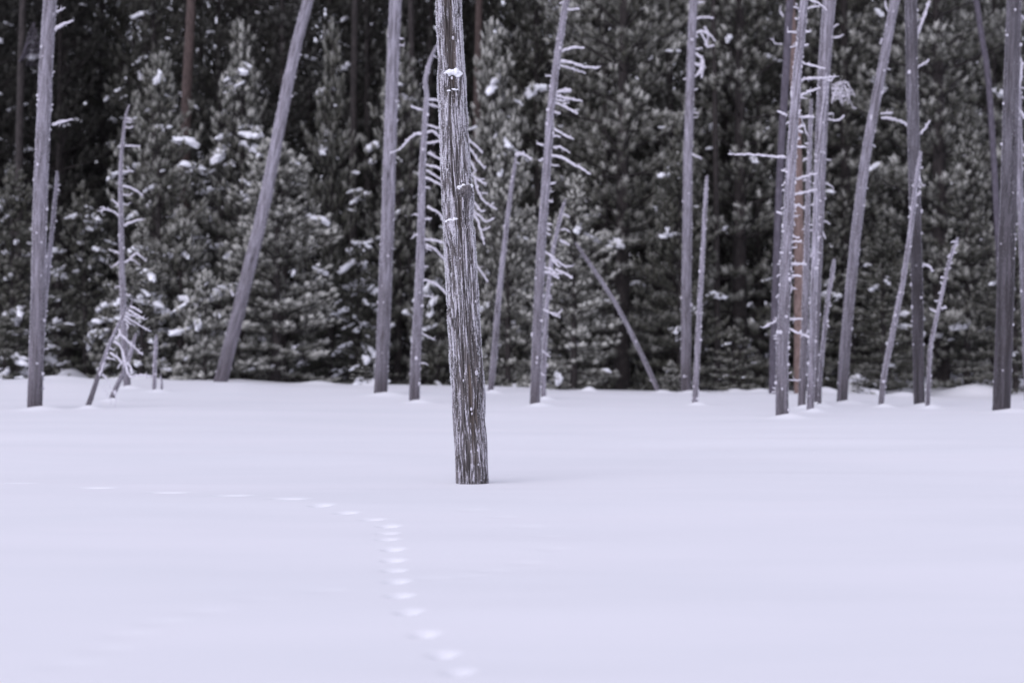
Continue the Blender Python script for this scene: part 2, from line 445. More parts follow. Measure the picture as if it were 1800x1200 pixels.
snag("thick frosted grey dead trunk at the far left with a thin pole leaning against it",
     [(61, 720), (67, 520), (71, 350), (79, 160), (88, 0)], 27, 22,
     [([(96, 53), (108, 45), (122, 40), (130, 38)], 7, 5), ([(92, 220), (108, 214), (127, 210)], 6, 5),
      ([(97, 21), (106, 18), (114, 14)], 4, 3)], [(12, 1, 5), (128, 1, 6), (183, 1, 5)], 46, (.25, .75))
snag("slim frosted pole leaning against the thick trunk at the far left",
     [(60, 718), (68, 640), (80, 520), (92, 400), (101, 301)], 10, 6, [([(76, 614), (82, 613), (86, 613)], 3, 3)],
     rstubs(310, 600, 7, 3, 6, (1,)), 34, (.6, 1.1), name="dead_sapling", cat="dead sapling", mound=0, sides=10)
snag("slender frosted dead tree with short twigs right of the thick left trunk",
     [(224, 682), (219, 600), (215, 500), (213, 400), (212, 300), (216, 245), (221, 205), (227, 184)], 13, 4,
     [([(222, 207), (229, 209), (232, 212)], 3, 2), ([(221, 214), (228, 216), (231, 215)], 3, 2), ([(220, 224), (229, 225), (234, 222)], 3, 2),
      ([(219, 256), (232, 257), (246, 257)], 4, 3), ([(215, 302), (225, 301), (235, 301)], 4, 3),
      ([(216, 327), (228, 329), (240, 336), (249, 343)], 5, 4), ([(216, 342), (226, 343), (233, 340)], 3, 2),
      ([(218, 359), (225, 360), (229, 357)], 3, 2), ([(210, 361), (203, 356), (197, 350)], 4, 3),
      ([(209, 378), (197, 371), (186, 368), (174, 370)], 4, 3), ([(186, 368), (180, 364), (175, 366)], 3, 2), ([(180, 370), (178, 375)], 3, 2),
      ([(218, 396), (228, 392), (240, 387), (250, 386)], 5, 4), ([(219, 462), (228, 455), (238, 446), (246, 449), (257, 459)], 4, 3),
      ([(228, 455), (238, 460), (246, 466)], 3, 2), ([(212, 446), (202, 442), (192, 438)], 4, 3), ([(210, 460), (202, 466), (197, 470)], 4, 2),
      ([(212, 503), (206, 503), (202, 506)], 3, 2), ([(222, 518), (230, 519)], 5, 4)],
     [], 18, (.45, 1.0))
snag("leaning frosted snag with long drooping branches over the snow at left",
     [(153, 718), (163, 690), (178, 645), (195, 598), (214, 560), (231, 534), (232, 524)], 10, 3,
     [([(229, 538), (240, 543), (250, 549)], 4, 4), ([(226, 544), (240, 552), (254, 561)], 4, 3),
      ([(222, 549), (234, 555), (248, 558)], 4, 3), ([(219, 555), (234, 565), (250, 575), (264, 582)], 4, 3),
      ([(219, 561), (228, 568), (236, 572)], 4, 3), ([(222, 568), (226, 574), (222, 577)], 3, 2),
      ([(209, 576), (210, 585), (207, 592), (203, 597)], 5, 3), ([(210, 586), (224, 599), (238, 612), (250, 623)], 5, 4),
      ([(198, 601), (207, 602), (215, 616), (220, 634), (224, 650), (229, 662), (241, 659), (255, 659), (267, 660)], 5, 4),
      ([(222, 636), (230, 645), (234, 655)], 4, 3), ([(194, 620), (206, 628), (214, 638), (219, 642)], 5, 4),
      ([(187, 628), (195, 630), (202, 632)], 4, 3), ([(192, 609), (199, 615)], 4, 3), ([(214, 638), (209, 642), (207, 647)], 3, 2),
      ([(184, 628), (181, 645), (176, 660)], 4, 4), ([(177, 657), (184, 661), (189, 668)], 5, 4),
      ([(258, 659), (259, 665)], 3, 2), ([(180, 672), (186, 688), (193, 697), (196, 712)], 1.4, 1.0),
      ([(189, 668), (194, 681), (201, 692), (202, 712)], 1.4, 1.0)],
     [], 8, (.2, .9), name="leaning_snag", cat="dead tree", sides=10)
snag("short leaning dead stem behind the drooping snag at left",
     [(194, 705), (204, 682), (218, 652), (229, 622), (239, 585)], 10, 5, [([(232, 606), (238, 607)], 3, 2), ([(219, 640), (212, 633)], 3, 2)],
     [], 8, (.1, .9), name="leaning_snag", sides=10)
snag("knee-high frosted stub with knobby sides at left", [(271, 688), (272, 650), (273, 620), (274, 588)], 7, 5, (), (), 14, (.4, 1.0),
     name="dead_stub", cat="dead stub", mound=.04, sides=10)
snag("tiny pointed stub right of the knobby frosted stub", [(284, 688), (284, 672), (282, 655)], 5, 2, (), (), 3, (.1, .9),
     name="dead_stub", cat="dead stub", mound=.03, sides=8)
snag("strongly leaning bare grey pole between the frosted young pines at left",
     [(388, 668), (405, 605), (426, 520), (460, 380), (488, 240), (514, 110), (542, 0)], 25, 17,
     [([(411, 520), (408, 514), (406, 510)], 5, 3)], [(98, 1, 3), (137, 1, 4), (170, 1, 5)], 22, (.3, .95), mound=0, dist=74.5)
snag("straight thick frosted pole left of the cracked post",
     [(669, 694), (674, 580), (679, 450), (684, 300), (689, 150), (695, 0)], 24, 20,
     [([(684, 47), (692, 55), (699, 66), (709, 69)], 6, 4), ([(700, 80), (709, 80)], 6, 4)],
     [(130, 1, 4), (176, 1, 5), (212, 1, 5)], 26, (.3, .95))
snag("slim frosted dead tree with curved top and many side branches beside the cracked post",
     [(728, 708), (731, 620), (737, 500), (740, 400), (743, 290), (747, 220), (750, 165), (747, 145), (755, 110), (764, 88), (775, 70)], 19, 6,
     [([(760, 97), (768, 101)], 4, 3), ([(748, 175), (765, 175), (785, 178)], 6, 5), ([(748, 182), (765, 186), (785, 194)], 5, 4),
      ([(744, 193), (733, 191), (722, 187)], 5, 4), ([(748, 220), (762, 222), (782, 230)], 5, 4),
      ([(760, 230), (744, 234), (728, 237), (715, 248), (702, 262), (686, 268)], 6, 4),
      ([(760, 230), (770, 238), (782, 250)], 5, 4), ([(750, 252), (765, 250), (780, 248)], 5, 4), ([(752, 268), (766, 276), (780, 284)], 5, 4),
      ([(750, 290), (766, 294), (782, 302)], 5, 4), ([(750, 300), (764, 308), (782, 320)], 5, 4), ([(748, 312), (762, 318), (782, 330)], 5, 4),
      ([(744, 328), (756, 331)], 5, 3), ([(751, 363), (764, 370), (776, 380), (778, 388)], 5, 4), ([(748, 385), (758, 384)], 5, 3),
      ([(737, 378), (727, 377)], 5, 3), ([(740, 410), (728, 414), (724, 418)], 5, 4),
      ([(745, 420), (762, 422), (784, 428)], 6, 5), ([(748, 430), (764, 438), (776, 450), (786, 462)], 5, 5), ([(748, 435), (758, 441)], 3, 3),
      ([(742, 492), (756, 494), (770, 502), (786, 518)], 5, 5), ([(744, 468), (753, 468)], 4, 2), ([(742, 519), (760, 521)], 3, 3),
      ([(740, 584), (750, 590), (763, 597)], 3, 3), ([(740, 637), (752, 640)], 4, 2), ([(738, 608), (724, 611)], 3, 3),
      # the branch ends that come out on the other side of the post
      ([(806, 230), (826, 248), (842, 262), (848, 270)], 5, 4), ([(806, 244), (826, 262), (840, 282), (850, 295)], 5, 4), ([(850, 295), (854, 293)], 4, 3),
      ([(808, 270), (826, 284), (836, 300), (830, 306)], 5, 4), ([(814, 296), (832, 310), (846, 320), (854, 324)], 5, 4), ([(842, 316), (850, 315)], 4, 3),
      ([(834, 312), (838, 330), (848, 350), (860, 360), (874, 368)], 4, 4), ([(840, 339), (856, 340)], 4, 3), ([(862, 361), (867, 357)], 3, 3),
      ([(826, 350), (838, 362), (846, 372), (852, 370)], 5, 4), ([(822, 356), (834, 372), (848, 384), (856, 390), (869, 383)], 5, 4),
      ([(822, 366), (838, 384), (844, 402), (848, 418), (852, 430)], 5, 4), ([(846, 404), (854, 402), (862, 398)], 4, 3),
      ([(814, 420), (836, 462), (846, 478), (857, 494)], 5, 4)],
     [], 30, (.2, 1.0), sides=14)
snag("thin frosted dead stem with a bent snowy tip just right of the cracked post",
     [(862, 690), (869, 620), (877, 520), (888, 420), (898, 335), (907, 276)], 11, 6,
     [([(907, 274), (914, 270), (924, 274), (935, 280)], 7, 6), ([(907, 285), (914, 288)], 3, 2)], [], 8, (.4, 1.0),
     name="dead_sapling", cat="dead sapling", sides=10)
snag("straight frosted dead tree with a comb of short branches on its right side",
     [(940, 714), (943, 620), (947, 520), (954, 400), (961, 300), (967, 210), (977, 120), (989, 40), (996, 0)], 18, 9,
     [([(984, 6), (996, 3)], 4, 3), ([(998, 17), (1008, 17), (1018, 16)], 5, 4), ([(987, 90), (1000, 85), (1014, 83), (1027, 84)], 6, 5),
      ([(984, 108), (1000, 109), (1018, 115), (1034, 119), (1052, 119)], 6, 5), ([(984, 115), (1006, 120), (1029, 127)], 4, 4),
      ([(976, 135), (959, 134)], 4, 3), ([(972, 164), (985, 160), (1003, 158)], 7, 11), ([(976, 168), (992, 172), (1010, 175), (1024, 178)], 5, 4),
      ([(976, 173), (988, 177), (1006, 172)], 4, 4), ([(976, 180), (990, 186), (1004, 194), (1016, 200)], 5, 5), ([(988, 186), (998, 181)], 4, 3),
      ([(972, 197), (985, 200)], 5, 4), ([(974, 227), (986, 233), (996, 240), (1009, 245)], 5, 4), ([(966, 238), (986, 240)], 5, 5),
      ([(972, 260), (985, 259), (1002, 268)], 5, 4), ([(956, 255), (943, 252)], 5, 4), ([(968, 274), (984, 276), (1004, 287), (1022, 298), (1037, 307)], 6, 5),
      ([(966, 290), (982, 291)], 4, 3), ([(952, 283), (947, 281)], 5, 4), ([(964, 323), (977, 321)], 5, 4), ([(963, 337), (972, 337)], 4, 3),
      ([(960, 352), (971, 355)], 5, 5), ([(958, 391), (969, 394)], 5, 4), ([(958, 402), (966, 404)], 4, 4), ([(958, 408), (967, 412)], 4, 4),
      ([(952, 440), (966, 448), (980, 459), (992, 467), (1007, 468)], 6, 4), ([(970, 455), (984, 470)], 4, 4),
      ([(952, 468), (968, 473), (980, 482), (992, 478)], 5, 4), ([(976, 474), (992, 480), (1006, 489)], 5, 5),
      ([(952, 478), (968, 480), (981, 489)], 6, 5), ([(949, 541), (964, 548), (984, 558)], 3.5, 3), ([(964, 548), (978, 551), (988, 545)], 3, 3),
      ([(948, 532), (954, 535)], 5, 4), ([(948, 613), (958, 620), (967, 627)], 3, 3), ([(948, 655), (957, 660)], 4, 3), ([(948, 578), (954, 580)], 4, 3)],
     [], 36, (.2, .95), sides=14)
snag("thin frosted stem tight behind the comb-branched dead tree",
     [(955, 702), (957, 620), (962, 520), (971, 450), (982, 395), (994, 351)], 9, 6,
     [([(988, 376), (1001, 381)], 4, 3), ([(986, 403), (995, 403), (1001, 408)], 4, 4), ([(984, 421), (1000, 431)], 5, 4), ([(972, 430), (969, 425)], 3, 2)],
     rstubs(500, 680, 5, 3, 4, (1,)), 14, (.6, 1.1), name="dead_sapling", cat="dead sapling", sides=10)
snag("bare pole leaning steeply to the left in front of dark pines",
     [(1158, 690), (1136, 640), (1108, 583), (1080, 530), (1045, 476), (1012, 427)], 9, 6, (), (), 3, (.35, .7), name="leaning_pole", cat="leaning pole", sides=10)
snag("straight frosted pole with curled hanging twigs near its top",
     [(1206, 691), (1206, 560), (1208, 400), (1210, 250), (1215, 100), (1219, 0)], 18, 13,
     [([(1222, 33), (1236, 31), (1254, 33)], 5, 4), ([(1222, 5), (1238, 3)], 5, 4),
      ([(1222, 58), (1234, 56), (1246, 61), (1256, 73)], 5, 4), ([(1232, 58), (1238, 68), (1242, 82)], 5, 4), ([(1238, 47), (1244, 60), (1243, 80)], 5, 3),
      ([(1242, 83), (1256, 80)], 4, 4), ([(1222, 87), (1234, 85)], 5, 4), ([(1220, 60), (1226, 66)], 7, 5),
      ([(1210, 100), (1220, 112), (1232, 114), (1236, 106), (1228, 98), (1218, 92), (1214, 98)], 7, 6),
      ([(1232, 106), (1240, 120)], 5, 3), ([(1234, 112), (1232, 124), (1222, 134), (1210, 138), (1202, 139)], 8, 5), ([(1234, 118), (1234, 136)], 8, 6),
      ([(1213, 160), (1226, 156)], 4, 3), ([(1212, 198), (1228, 198)], 4, 3), ([(1210, 206), (1226, 206)], 4, 3), ([(1208, 266), (1222, 274), (1232, 278)], 5, 4)],
     [], 20, (.3, .9))
snag("thin knobby frosted sapling right of the pole with curled twigs",
     [(1221, 712), (1226, 620), (1231, 520), (1236, 430), (1239, 370), (1243, 309)], 10, 6, (), (), 34, (.5, 1.1),
     name="dead_sapling", cat="dead sapling", sides=10)
snag("spiky frosted dead tree nearest the forest group, with one long branch to the left",
     [(1375, 734), (1375, 620), (1380, 500), (1386, 370), (1393, 250), (1399, 165), (1404, 100), (1410, 40), (1414, 0)], 23, 11,
     [([(1382, 277), (1360, 274), (1330, 271), (1306, 270), (1284, 269)], 5, 4), ([(1413, 15), (1425, 14), (1440, 10)], 5, 4),
      ([(1412, -1), (1430, 2), (1442, 9), (1452, 18)], 5, 5), ([(1403, 15), (1395, 13)], 5, 4), ([(1402, 9), (1399, 7)], 5, 4),
      ([(1402, 34), (1397, 31)], 6, 4), ([(1408, 41), (1418, 39)], 7, 6), ([(1402, 58), (1386, 56)], 5, 4), ([(1408, 57), (1425, 55)], 6, 5),
      ([(1404, 83), (1420, 78)], 6, 5), ([(1398, 83), (1389, 84)], 4, 3), ([(1404, 110), (1424, 114), (1450, 121)], 5, 5),
      ([(1402, 144), (1418, 138), (1444, 137), (1468, 134)], 6, 5), ([(1402, 171), (1416, 164), (1441, 155)], 6, 5), ([(1404, 172), (1414, 173)], 4, 3),
      ([(1393, 172), (1391, 160)], 6, 6), ([(1384, 203), (1374, 198), (1366, 195)], 5, 4), ([(1400, 205), (1416, 205), (1432, 205)], 6, 5),
      ([(1398, 198), (1408, 194)], 6, 5), ([(1394, 227), (1406, 223), (1414, 222)], 6, 5), ([(1400, 228), (1409, 232)], 6, 6),
      ([(1398, 244), (1405, 242)], 5, 5), ([(1398, 259), (1417, 259)], 6, 5), ([(1395, 317), (1412, 310), (1437, 304)], 5, 5),
      ([(1395, 342), (1414, 338), (1436, 332)], 5, 5), ([(1382, 301), (1374, 299)], 6, 5), ([(1378, 325), (1374, 326)], 6, 4),
      ([(1394, 361), (1404, 361), (1413, 367)], 5, 4), ([(1376, 376), (1366, 373)], 6, 5), ([(1393, 378), (1402, 380)], 5, 4),
      ([(1390, 414), (1404, 418)], 5, 4), ([(1390, 424), (1407, 424)], 5, 4), ([(1390, 436), (1400, 435)], 4, 4),
      ([(1388, 463), (1402, 464), (1416, 465)], 6, 6), ([(1374, 465), (1366, 464)], 4, 4), ([(1388, 484), (1406, 485)], 5, 5), ([(1388, 507), (1399, 507)], 5, 4),
      ([(1366, 563), (1354, 569), (1342, 576)], 4, 5), ([(1387, 560), (1412, 560)], 5, 5), ([(1387, 577), (1402, 584), (1422, 593)], 5, 4),
      ([(1386, 668), (1405, 668)], 3, 3)],
     rstubs(180, 690, 26, 3, 7), 60, (.3, 1.0))
snag("dark bare pole standing behind the spiky frosted tree",
     [(1357, 690), (1361, 560), (1367, 400), (1374, 250), (1382, 120), (1389, 0)], 12, 14,
     [([(1377, 30), (1371, 20), (1373, 10)], 3, 2), ([(1376, 78), (1364, 77), (1354, 67)], 3, 2)], (), 0, (.1, .3), mat='slate', mound=0, dist=73.5,
     cat="dead tree", name="bare_pole")
snag("tapered grey snag standing between the spiky tree and the thick pole",
     [(1409, 717), (1413, 620), (1417, 480), (1421, 330), (1424, 240), (1426, 174)], 14, 6,
     [([(1420, 240), (1414, 225), (1408, 205)], 3, 2), ([(1418, 279), (1411, 283)], 5, 3)], rstubs(240, 420, 5, 3, 6, (-1,)), 12, (.1, .75), name="dead_sapling")
snag("knobby whitish sapling directly in front of the thick frosted pole",
     [(1424, 724), (1428, 600), (1431, 480), (1436, 350), (1443, 250), (1454, 136)], 13, 7,
     [([(1452, 141), (1462, 140), (1468, 133)], 4, 4)], rstubs(260, 480, 16, 4, 6), 40, (.6, 1.2), name="dead_sapling", cat="dead sapling")
snag("thick frosted pole leaning right behind the whitish sapling",
     [(1430, 712), (1433, 560), (1438, 400), (1443, 250), (1449, 120), (1458, 0)], 14, 24,
     [([(1464, 48), (1473, 44)], 5, 4), ([(1464, 66), (1474, 65), (1482, 60)], 4, 3), ([(1455, 209), (1466, 212), (1480, 208), (1483, 204)], 4, 5),
      ([(1455, 200), (1466, 200)], 4, 3), ([(1448, 278), (1458, 281)], 4, 4), ([(1444, 323), (1456, 323), (1465, 331)], 4, 3),
      ([(1442, 346), (1452, 349)], 5, 4), ([(1442, 387), (1452, 389), (1460, 394)], 4, 4), ([(1442, 397), (1446, 408), (1451, 419)], 4, 3)] +
     [([(1462, 150 + i * 3), (1470 + random.uniform(0, 8), 145 + random.uniform(-12, 30)), (1482 + random.uniform(-4, 10), 150 + random.uniform(-14, 34)),
        (1490 + random.uniform(-10, 12), 165 + random.uniform(-20, 30))], 2.0, 1.2) for i in range(12)],
     [], 14, (.15, .8), taper=.8)
snag("short frosted sapling with blunt top between the thick pole and the leaning pole",
     [(1440, 715), (1443, 650), (1449, 580), (1458, 510), (1467, 455)], 7, 7, (), rstubs(520, 640, 3, 3, 4), 12, (.4, .9), name="dead_sapling", cat="dead sapling", sides=10)
snag("grey frosted pole leaning right with one bent branch touching its neighbour",
     [(1480, 709), (1485, 620), (1493, 530), (1506, 400), (1523, 270), (1545, 150), (1562, 60), (1574, 0)], 19, 15,
     [([(1561, 20), (1557, 12), (1555, 4)], 4, 4), ([(1547, 200), (1570, 198)], 5, 5),
      ([(1549, 207), (1566, 208), (1585, 213), (1598, 221), (1608, 234)], 6, 5), ([(1548, 78), (1550, 68)], 5, 4)],
     [(120, 1, 5), (160, 1, 5), (256, 1, 6), (331, 1, 5)], 24, (.3, .9))
snag("thin frosted sapling with spiky white tip in front of the dark forked trunk",
     [(1548, 712), (1556, 650), (1572, 570), (1588, 490), (1600, 410), (1608, 340), (1618, 266)], 10, 7,
     [([(1612, 298), (1619, 322), (1626, 326)], 6, 4)], rstubs(270, 420, 9, 3, 5), 24, (.4, 1.15), dist=hit(1616, 714) - .8, name="dead_sapling", cat="dead sapling", sides=10)
snag("dark thick forked trunk with scattered white knobs",
     [(1616, 714), (1614, 620), (1612, 500), (1609, 400), (1606, 250), (1603, 120), (1602, 0)], 20, 22,
     [([(1606, 72), (1616, 52), (1626, 28), (1637, 0)], 7, 8), ([(1613, 118), (1622, 113), (1631, 108)], 5, 5), ([(1601, 88), (1599, 80)], 7, 6),
      ([(1618, 236), (1627, 224), (1634, 212)], 5, 4), ([(1616, 470), (1626, 465), (1634, 468), (1640, 477)], 6, 6)],
     [], 38, (-.3, .3), mat='grey', cat="dead tree")
snag("crooked slim frosted sapling right of the dark forked trunk",
     [(1630, 718), (1633, 660), (1636, 610), (1646, 560), (1656, 515), (1667, 465), (1684, 417)], 8, 5,
     [([(1648, 550), (1642, 546), (1636, 543)], 4, 4), ([(1652, 540), (1664, 541)], 4, 4)], rstubs(425, 540, 12, 3, 7), 14, (.5, 1.1),
     name="dead_sapling", cat="dead sapling", sides=10)
snag("thickest dark grey trunk at the right edge",
     [(1760, 725), (1764, 620), (1768, 480), (1773, 330), (1778, 150), (1783, 0)], 32, 25,
     [([(1776, -5), (1780, 20), (1784, 38), (1790, 55)], 8, 7), ([(1786, 20), (1795, 27), (1803, 36)], 5, 5), ([(1786, 98), (1792, 102), (1795, 118), (1793, 140), (1785, 168), (1788, 186), (1802, 208)], 7, 7)],
     [], 26, (-.3, .25), mat='grey')
snag("slim frosted pole half hidden at the right picture edge",
     [(1806, 700), (1802, 580), (1797, 450), (1793, 320), (1790, 180), (1787, 60), (1786, 0)], 11, 10,
     [([(1795, 154), (1803, 156)], 4, 3)], rstubs(100, 420, 8, 4, 8), 18, (.3, .9), name="bare_pole", cat="dead tree", dist=63)

# ------------------------------------------------------------------ the cracked post in focus
def make_post():
    Y = hit(830, 852); x0, _ = to_world(830, 852, Y); z0 = float(base_ground(np.array([x0]), np.array([Y]))[0])
    MOUNDS.append((x0 + .05, Y + .1, .5, .02))
    rt = root("weathered_post", (x0, Y, z0))
    tag(rt, "deeply cracked weathered grey trunk rimmed with frost, standing alone nearest in the snow", "dead tree")
    E = np.array([(-330, 753, 797), (-200, 759, 803), (0, 766, 810), (60, 768, 812), (120, 770, 815), (135, 770, 817), (200, 772, 820), (300, 776, 825),
                  (345, 778, 829), (395, 780, 829), (405, 781, 833), (450, 783, 836), (500, 786, 839), (530, 787, 840), (560, 788, 842), (600, 790, 845),
                  (650, 793, 848), (690, 795, 851), (740, 797, 852), (800, 800, 855), (852, 803, 858), (900, 806, 861)], float)
    nz, k = 1150, 220
    py = np.linspace(900, -330, nz)
    lft = np.interp(py, E[:, 0], E[:, 1]); rgt = np.interp(py, E[:, 0], E[:, 2])
    cx = (lft + rgt) / 2; hw = (rgt - lft) / 2
    X = (cx - 900) / FPX * Y - x0; Z = EYE - (py - 600) / FPX * Y - z0; Rr = hw / FPX * Y
    th = np.linspace(0, 2 * np.pi, k, endpoint=False)
    c, s = np.cos(th), np.sin(th)
    D = np.zeros((nz, k)); RG = np.zeros((nz, k))
    for i in range(nz):
        z = Z[i]; r0 = .17
        for j in range(k):
            a, b = c[j] * r0, s[j] * r0
            wv = mn.noise(Vector((a * 5, b * 5, z * 1.5))) * .034 + z * .006
            aj, bj = a + wv, b + wv * .6
            n1 = mn.noise(Vector((aj * 35, bj * 35, z * 1.8)))
            n2 = mn.noise(Vector((aj * 95 + 9, bj * 95, z * 4.0 + 4)))
            n3 = mn.noise(Vector((aj * 13 + 3, bj * 13, z * .55)))
            r1 = 1 - min(1, abs(n1) * 3.2); r2 = 1 - min(1, abs(n2) * 3.0); r3 = 1 - min(1, abs(n3) * 7.5)
            D[i, j] = -(.020 * r1 ** 1.6 + .006 * r2 ** 2 + .030 * r3 ** 2) + .007 * n1 + .006 + .006 * mn.noise(Vector((a * 9, b * 9, z * 4 + 7)))
            RG[i, j] = 1 - max(r1 ** 1.3 * .85, r3 ** 2, r2 ** 1.5 * .6) - (.12 if py[i] > 640 else .12 * max(0, (py[i] - 480) / 160))
    brown = np.zeros((nz, k))
    U = c[None] * np.ones((nz, 1)); front = (s < 0)[None] * np.ones((nz, 1))   # s<0 faces the camera (see B axis below)
    PY = py[:, None] * np.ones((1, k))
    jag = 9 * vnoise(U * 9, PY * 0, 8) + 5 * vnoise(U * 23, PY * 0, 9)
    fib = np.clip(.62 + .75 * vnoise(U * 9 + 3, PY / 60 + U * 3, 11) + .35 * vnoise(U * 22, PY / 28, 12), .08, 1.15)
    def slot(u0, u1, y0, y1, depth, br, jy=0, soft=.07):
        m = sst(u0 - soft, u0 + soft, U) * (1 - sst(u1 - soft, u1 + soft, U))
        m = m * sst(y0 - 3 + jag * jy, y0 + 3 + jag * jy, PY) * (1 - sst(y1 - 2 + jag * jy, y1 + 2 + jag * jy, PY)) * front * fib
        return m * depth, m * br
    for sl_ in [(-.36, .28, -320, 128, .030, .62, 1), (.05, .45, 60, 122, .012, .3, 1), (-.28, -.12, 0, 70, .02, .9, 0), (-.12, .22, 134, 170, .028, .9, 1),
                (-.02, .16, 170, 184, .02, .9, 0), (-.30, -.16, 215, 345, .030, .35, .5), (.28, .36, 190, 260, .02, .1, 0), (.02, .24, 345, 402, .024, .75, .3), (.1, .2, 402, 430, .02, .6, 0),
                (.50, .62, 430, 560, .028, .0, .3), (.52, .62, 560, 640, .02, .1, .3), (-.72, -.6, 430, 480, .02, .1, 0), (.05, .22, 640, 742, .030, .85, .5),
                (.15, .36, 720, 815, .026, .75, .5), (.44, .62, 700, 750, .014, .5, .5), (.86, .95, 560, 690, .022, 0, 0), (-.35, -.28, 520, 600, .014, .1, 0)]:
        d, br = slot(*sl_); D -= d; brown = np.maximum(brown, br); RG *= 1 - np.clip(br + (d > .005) * .25, 0, 1) * .8
    D += .012 * np.exp(-((PY - 335) / 30) ** 2) * sst(.1, .8, U) * front
    D += .010 * np.exp(-((PY - 415) / 22) ** 2) * (1 - sst(-.6, -.1, U)) * front
    D += .055 * np.exp(-((PY - 343 - 6 * (PY > 343)) / (13 + 16 * (PY > 343))) ** 2) * np.exp(-((U - .45) / .42) ** 2) * front
    D += .040 * sst(388, 391, PY + jag * .3) * (1 - sst(392, 440, PY)) * np.exp(-((U + .45) / .34) ** 4) * front
    D += rng.normal(0, .0012, D.shape)
    rr = Rr[:, None] * (1 + 0 * D) + D + .004
    V = np.stack([X[:, None] + rr * c[None], rr * s[None] * .95, np.broadcast_to(Z[:, None], rr.shape)], -1).reshape(-1, 3)
    i = np.arange(nz - 1)[:, None] * k; j = np.arange(k)[None]
    F = np.stack([i + j, i + (j + 1) % k, i + k + (j + 1) % k, i + k + j], -1).reshape(-1, 4)
    G = np.stack([np.broadcast_to(c * .17, rr.shape), np.broadcast_to(s * .17, rr.shape), np.broadcast_to(Z[:, None], rr.shape)], -1)
    mesh_obj("trunk", V, F, M['post'], rt, attrs={'grain': ('FLOAT_VECTOR', G), 'ridge': ('FLOAT', RG), 'brown': ('FLOAT', brown)})
    # jagged splinters at the break above the picture
    b = Buf()
    for q in range(26):
        a = random.uniform(0, 6.28); rd = random.uniform(.04, .15); h = random.uniform(.1, .7)
        p0 = np.array([X[-1] + rd * math.cos(a), rd * math.sin(a), Z[-1] - .3]); p1 = p0 + np.array([-.02, 0, .3 + h])
        b.add(*tube(smooth_path([p0, p1], .1), np.linspace(.035, .006, len(smooth_path([p0, p1], .1))), 6, .1, .5))
    b.build("splintered_top", M['dead'], rt)
    # knots, ledges and their caps of frost
    def P(px, py_, dy): return np.array([(px - 900) / FPX * Y - x0, dy, EYE - (py_ - 600) / FPX * Y - z0])
    def icol(name, cpos, size, mat, amp, fq, seed, flat=False):
        V_ = []; m_, k_ = 26, 36
        for a in range(m_):
            ph = min(max(math.pi * a / (m_ - 1), .02), math.pi - .02)
            for q in range(k_):
                t_ = 2 * math.pi * q / k_
                d = Vector((math.sin(ph) * math.cos(t_), math.sin(ph) * math.sin(t_), math.cos(ph)))
                r_ = 1 + amp * mn.fractal(d * fq + Vector((seed, 0, 0)), .8, 2.1, 4)
                if flat and d.z < 0: d.z *= .35
                V_.append(cpos + np.array([d.x * size[0], d.y * size[1], d.z * size[2]]) * r_)
        i_ = np.arange(m_ - 1)[:, None] * k_; j_ = np.arange(k_)[None]
        F_ = np.stack([i_ + k_ + j_, i_ + k_ + (j_ + 1) % k_, i_ + (j_ + 1) % k_, i_ + j_], -1).reshape(-1, 4)
        V_ = np.array(V_)
        return mesh_obj(name, V_, F_, mat, rt, attrs={'grain': ('FLOAT_VECTOR', V_), 'ridge': ('FLOAT', np.full(len(V_), .55)),
                        'brown': ('FLOAT', np.full(len(V_), .1)), 'frost': ('FLOAT', np.ones(len(V_)))})
    icol("knot", P(819, 339, -.15), (.070, .08, .066), M['post'], .55, 2.6, 1.0)
    def cap(px_, py_, wpx, hpx, n_, up_=0.0):
        bb = Buf(); r_ = random.Random(px_)
        for q in range(n_):
            f = r_.uniform(-1, 1); sz = r_.uniform(.35, .9) * hpx / FPX * Y * (1.15 - .5 * abs(f))
            c_ = P(px_ + f * wpx, py_ + f * up_ * -1 + r_.uniform(-.35, .25) * hpx, -.155 * math.sqrt(max(.1, 1 - ((px_ + f * wpx - 804) / 30) ** 2)) + r_.uniform(-.012, .02))
            bb.add(*lump(c_, (sz * r_.uniform(.8, 1.5), sz, sz * r_.uniform(.5, 1.0)), r_.random() * 9, .45))
        bb.build("frost_cap", M['clump'], rt)
    cap(817, 330, 12, 5, 40, 2.5); cap(819, 337, 10, 5, 16, 0); cap(793, 389, 10, 4, 26, 2.5); cap(790, 131, 7.5, 6, 20, 1.5); cap(806, 132, 6, 7, 16, -1.0); cap(789, 162, 4, 2.5, 7); cap(801, 160, 4, 3, 7)
    for px_, py_, sc in [(797, 70, .016), (806, 76, .014), (786, 213, .014), (812, 320, .012), (838, 655, .022), (829, 718, .016), (830, 726, .012), (818, 656, .012),
                         (829, 792, .015), (840, 790, .010), (829, 815, .012), (841, 815, .010), (823, 755, .010), (833, 560, .012), (836, 530, .012), (809, 455, .010),
                         (795, 140, .014), (815, 668, .010), (787, 300, .010), (802, 470, .008)]:
        uu = (px_ - np.interp(py_, E[:, 0], (E[:, 1] + E[:, 2]) / 2)) / 27
        icol("frost_knob", P(px_, py_, -.165 * math.sqrt(max(.05, 1 - uu * uu))), (sc * .75, sc * .7, sc * 1.2), M['frost'], .4, 2.5, px_ * .1)
    # hoar crystals standing on the ridges
    n = 26000
    ii = rng.integers(20, nz - 5, n * 3); jj = rng.integers(0, k, n * 3)
    keep = (RG[ii, jj] + rng.normal(0, .15, n * 3)) > .60; ii, jj = ii[keep][:n], jj[keep][:n]
    keep = (py[ii] < 700) | (rng.random(len(ii)) < .35); ii, jj = ii[keep], jj[keep]
    base = V.reshape(nz, k, 3)[ii, jj]
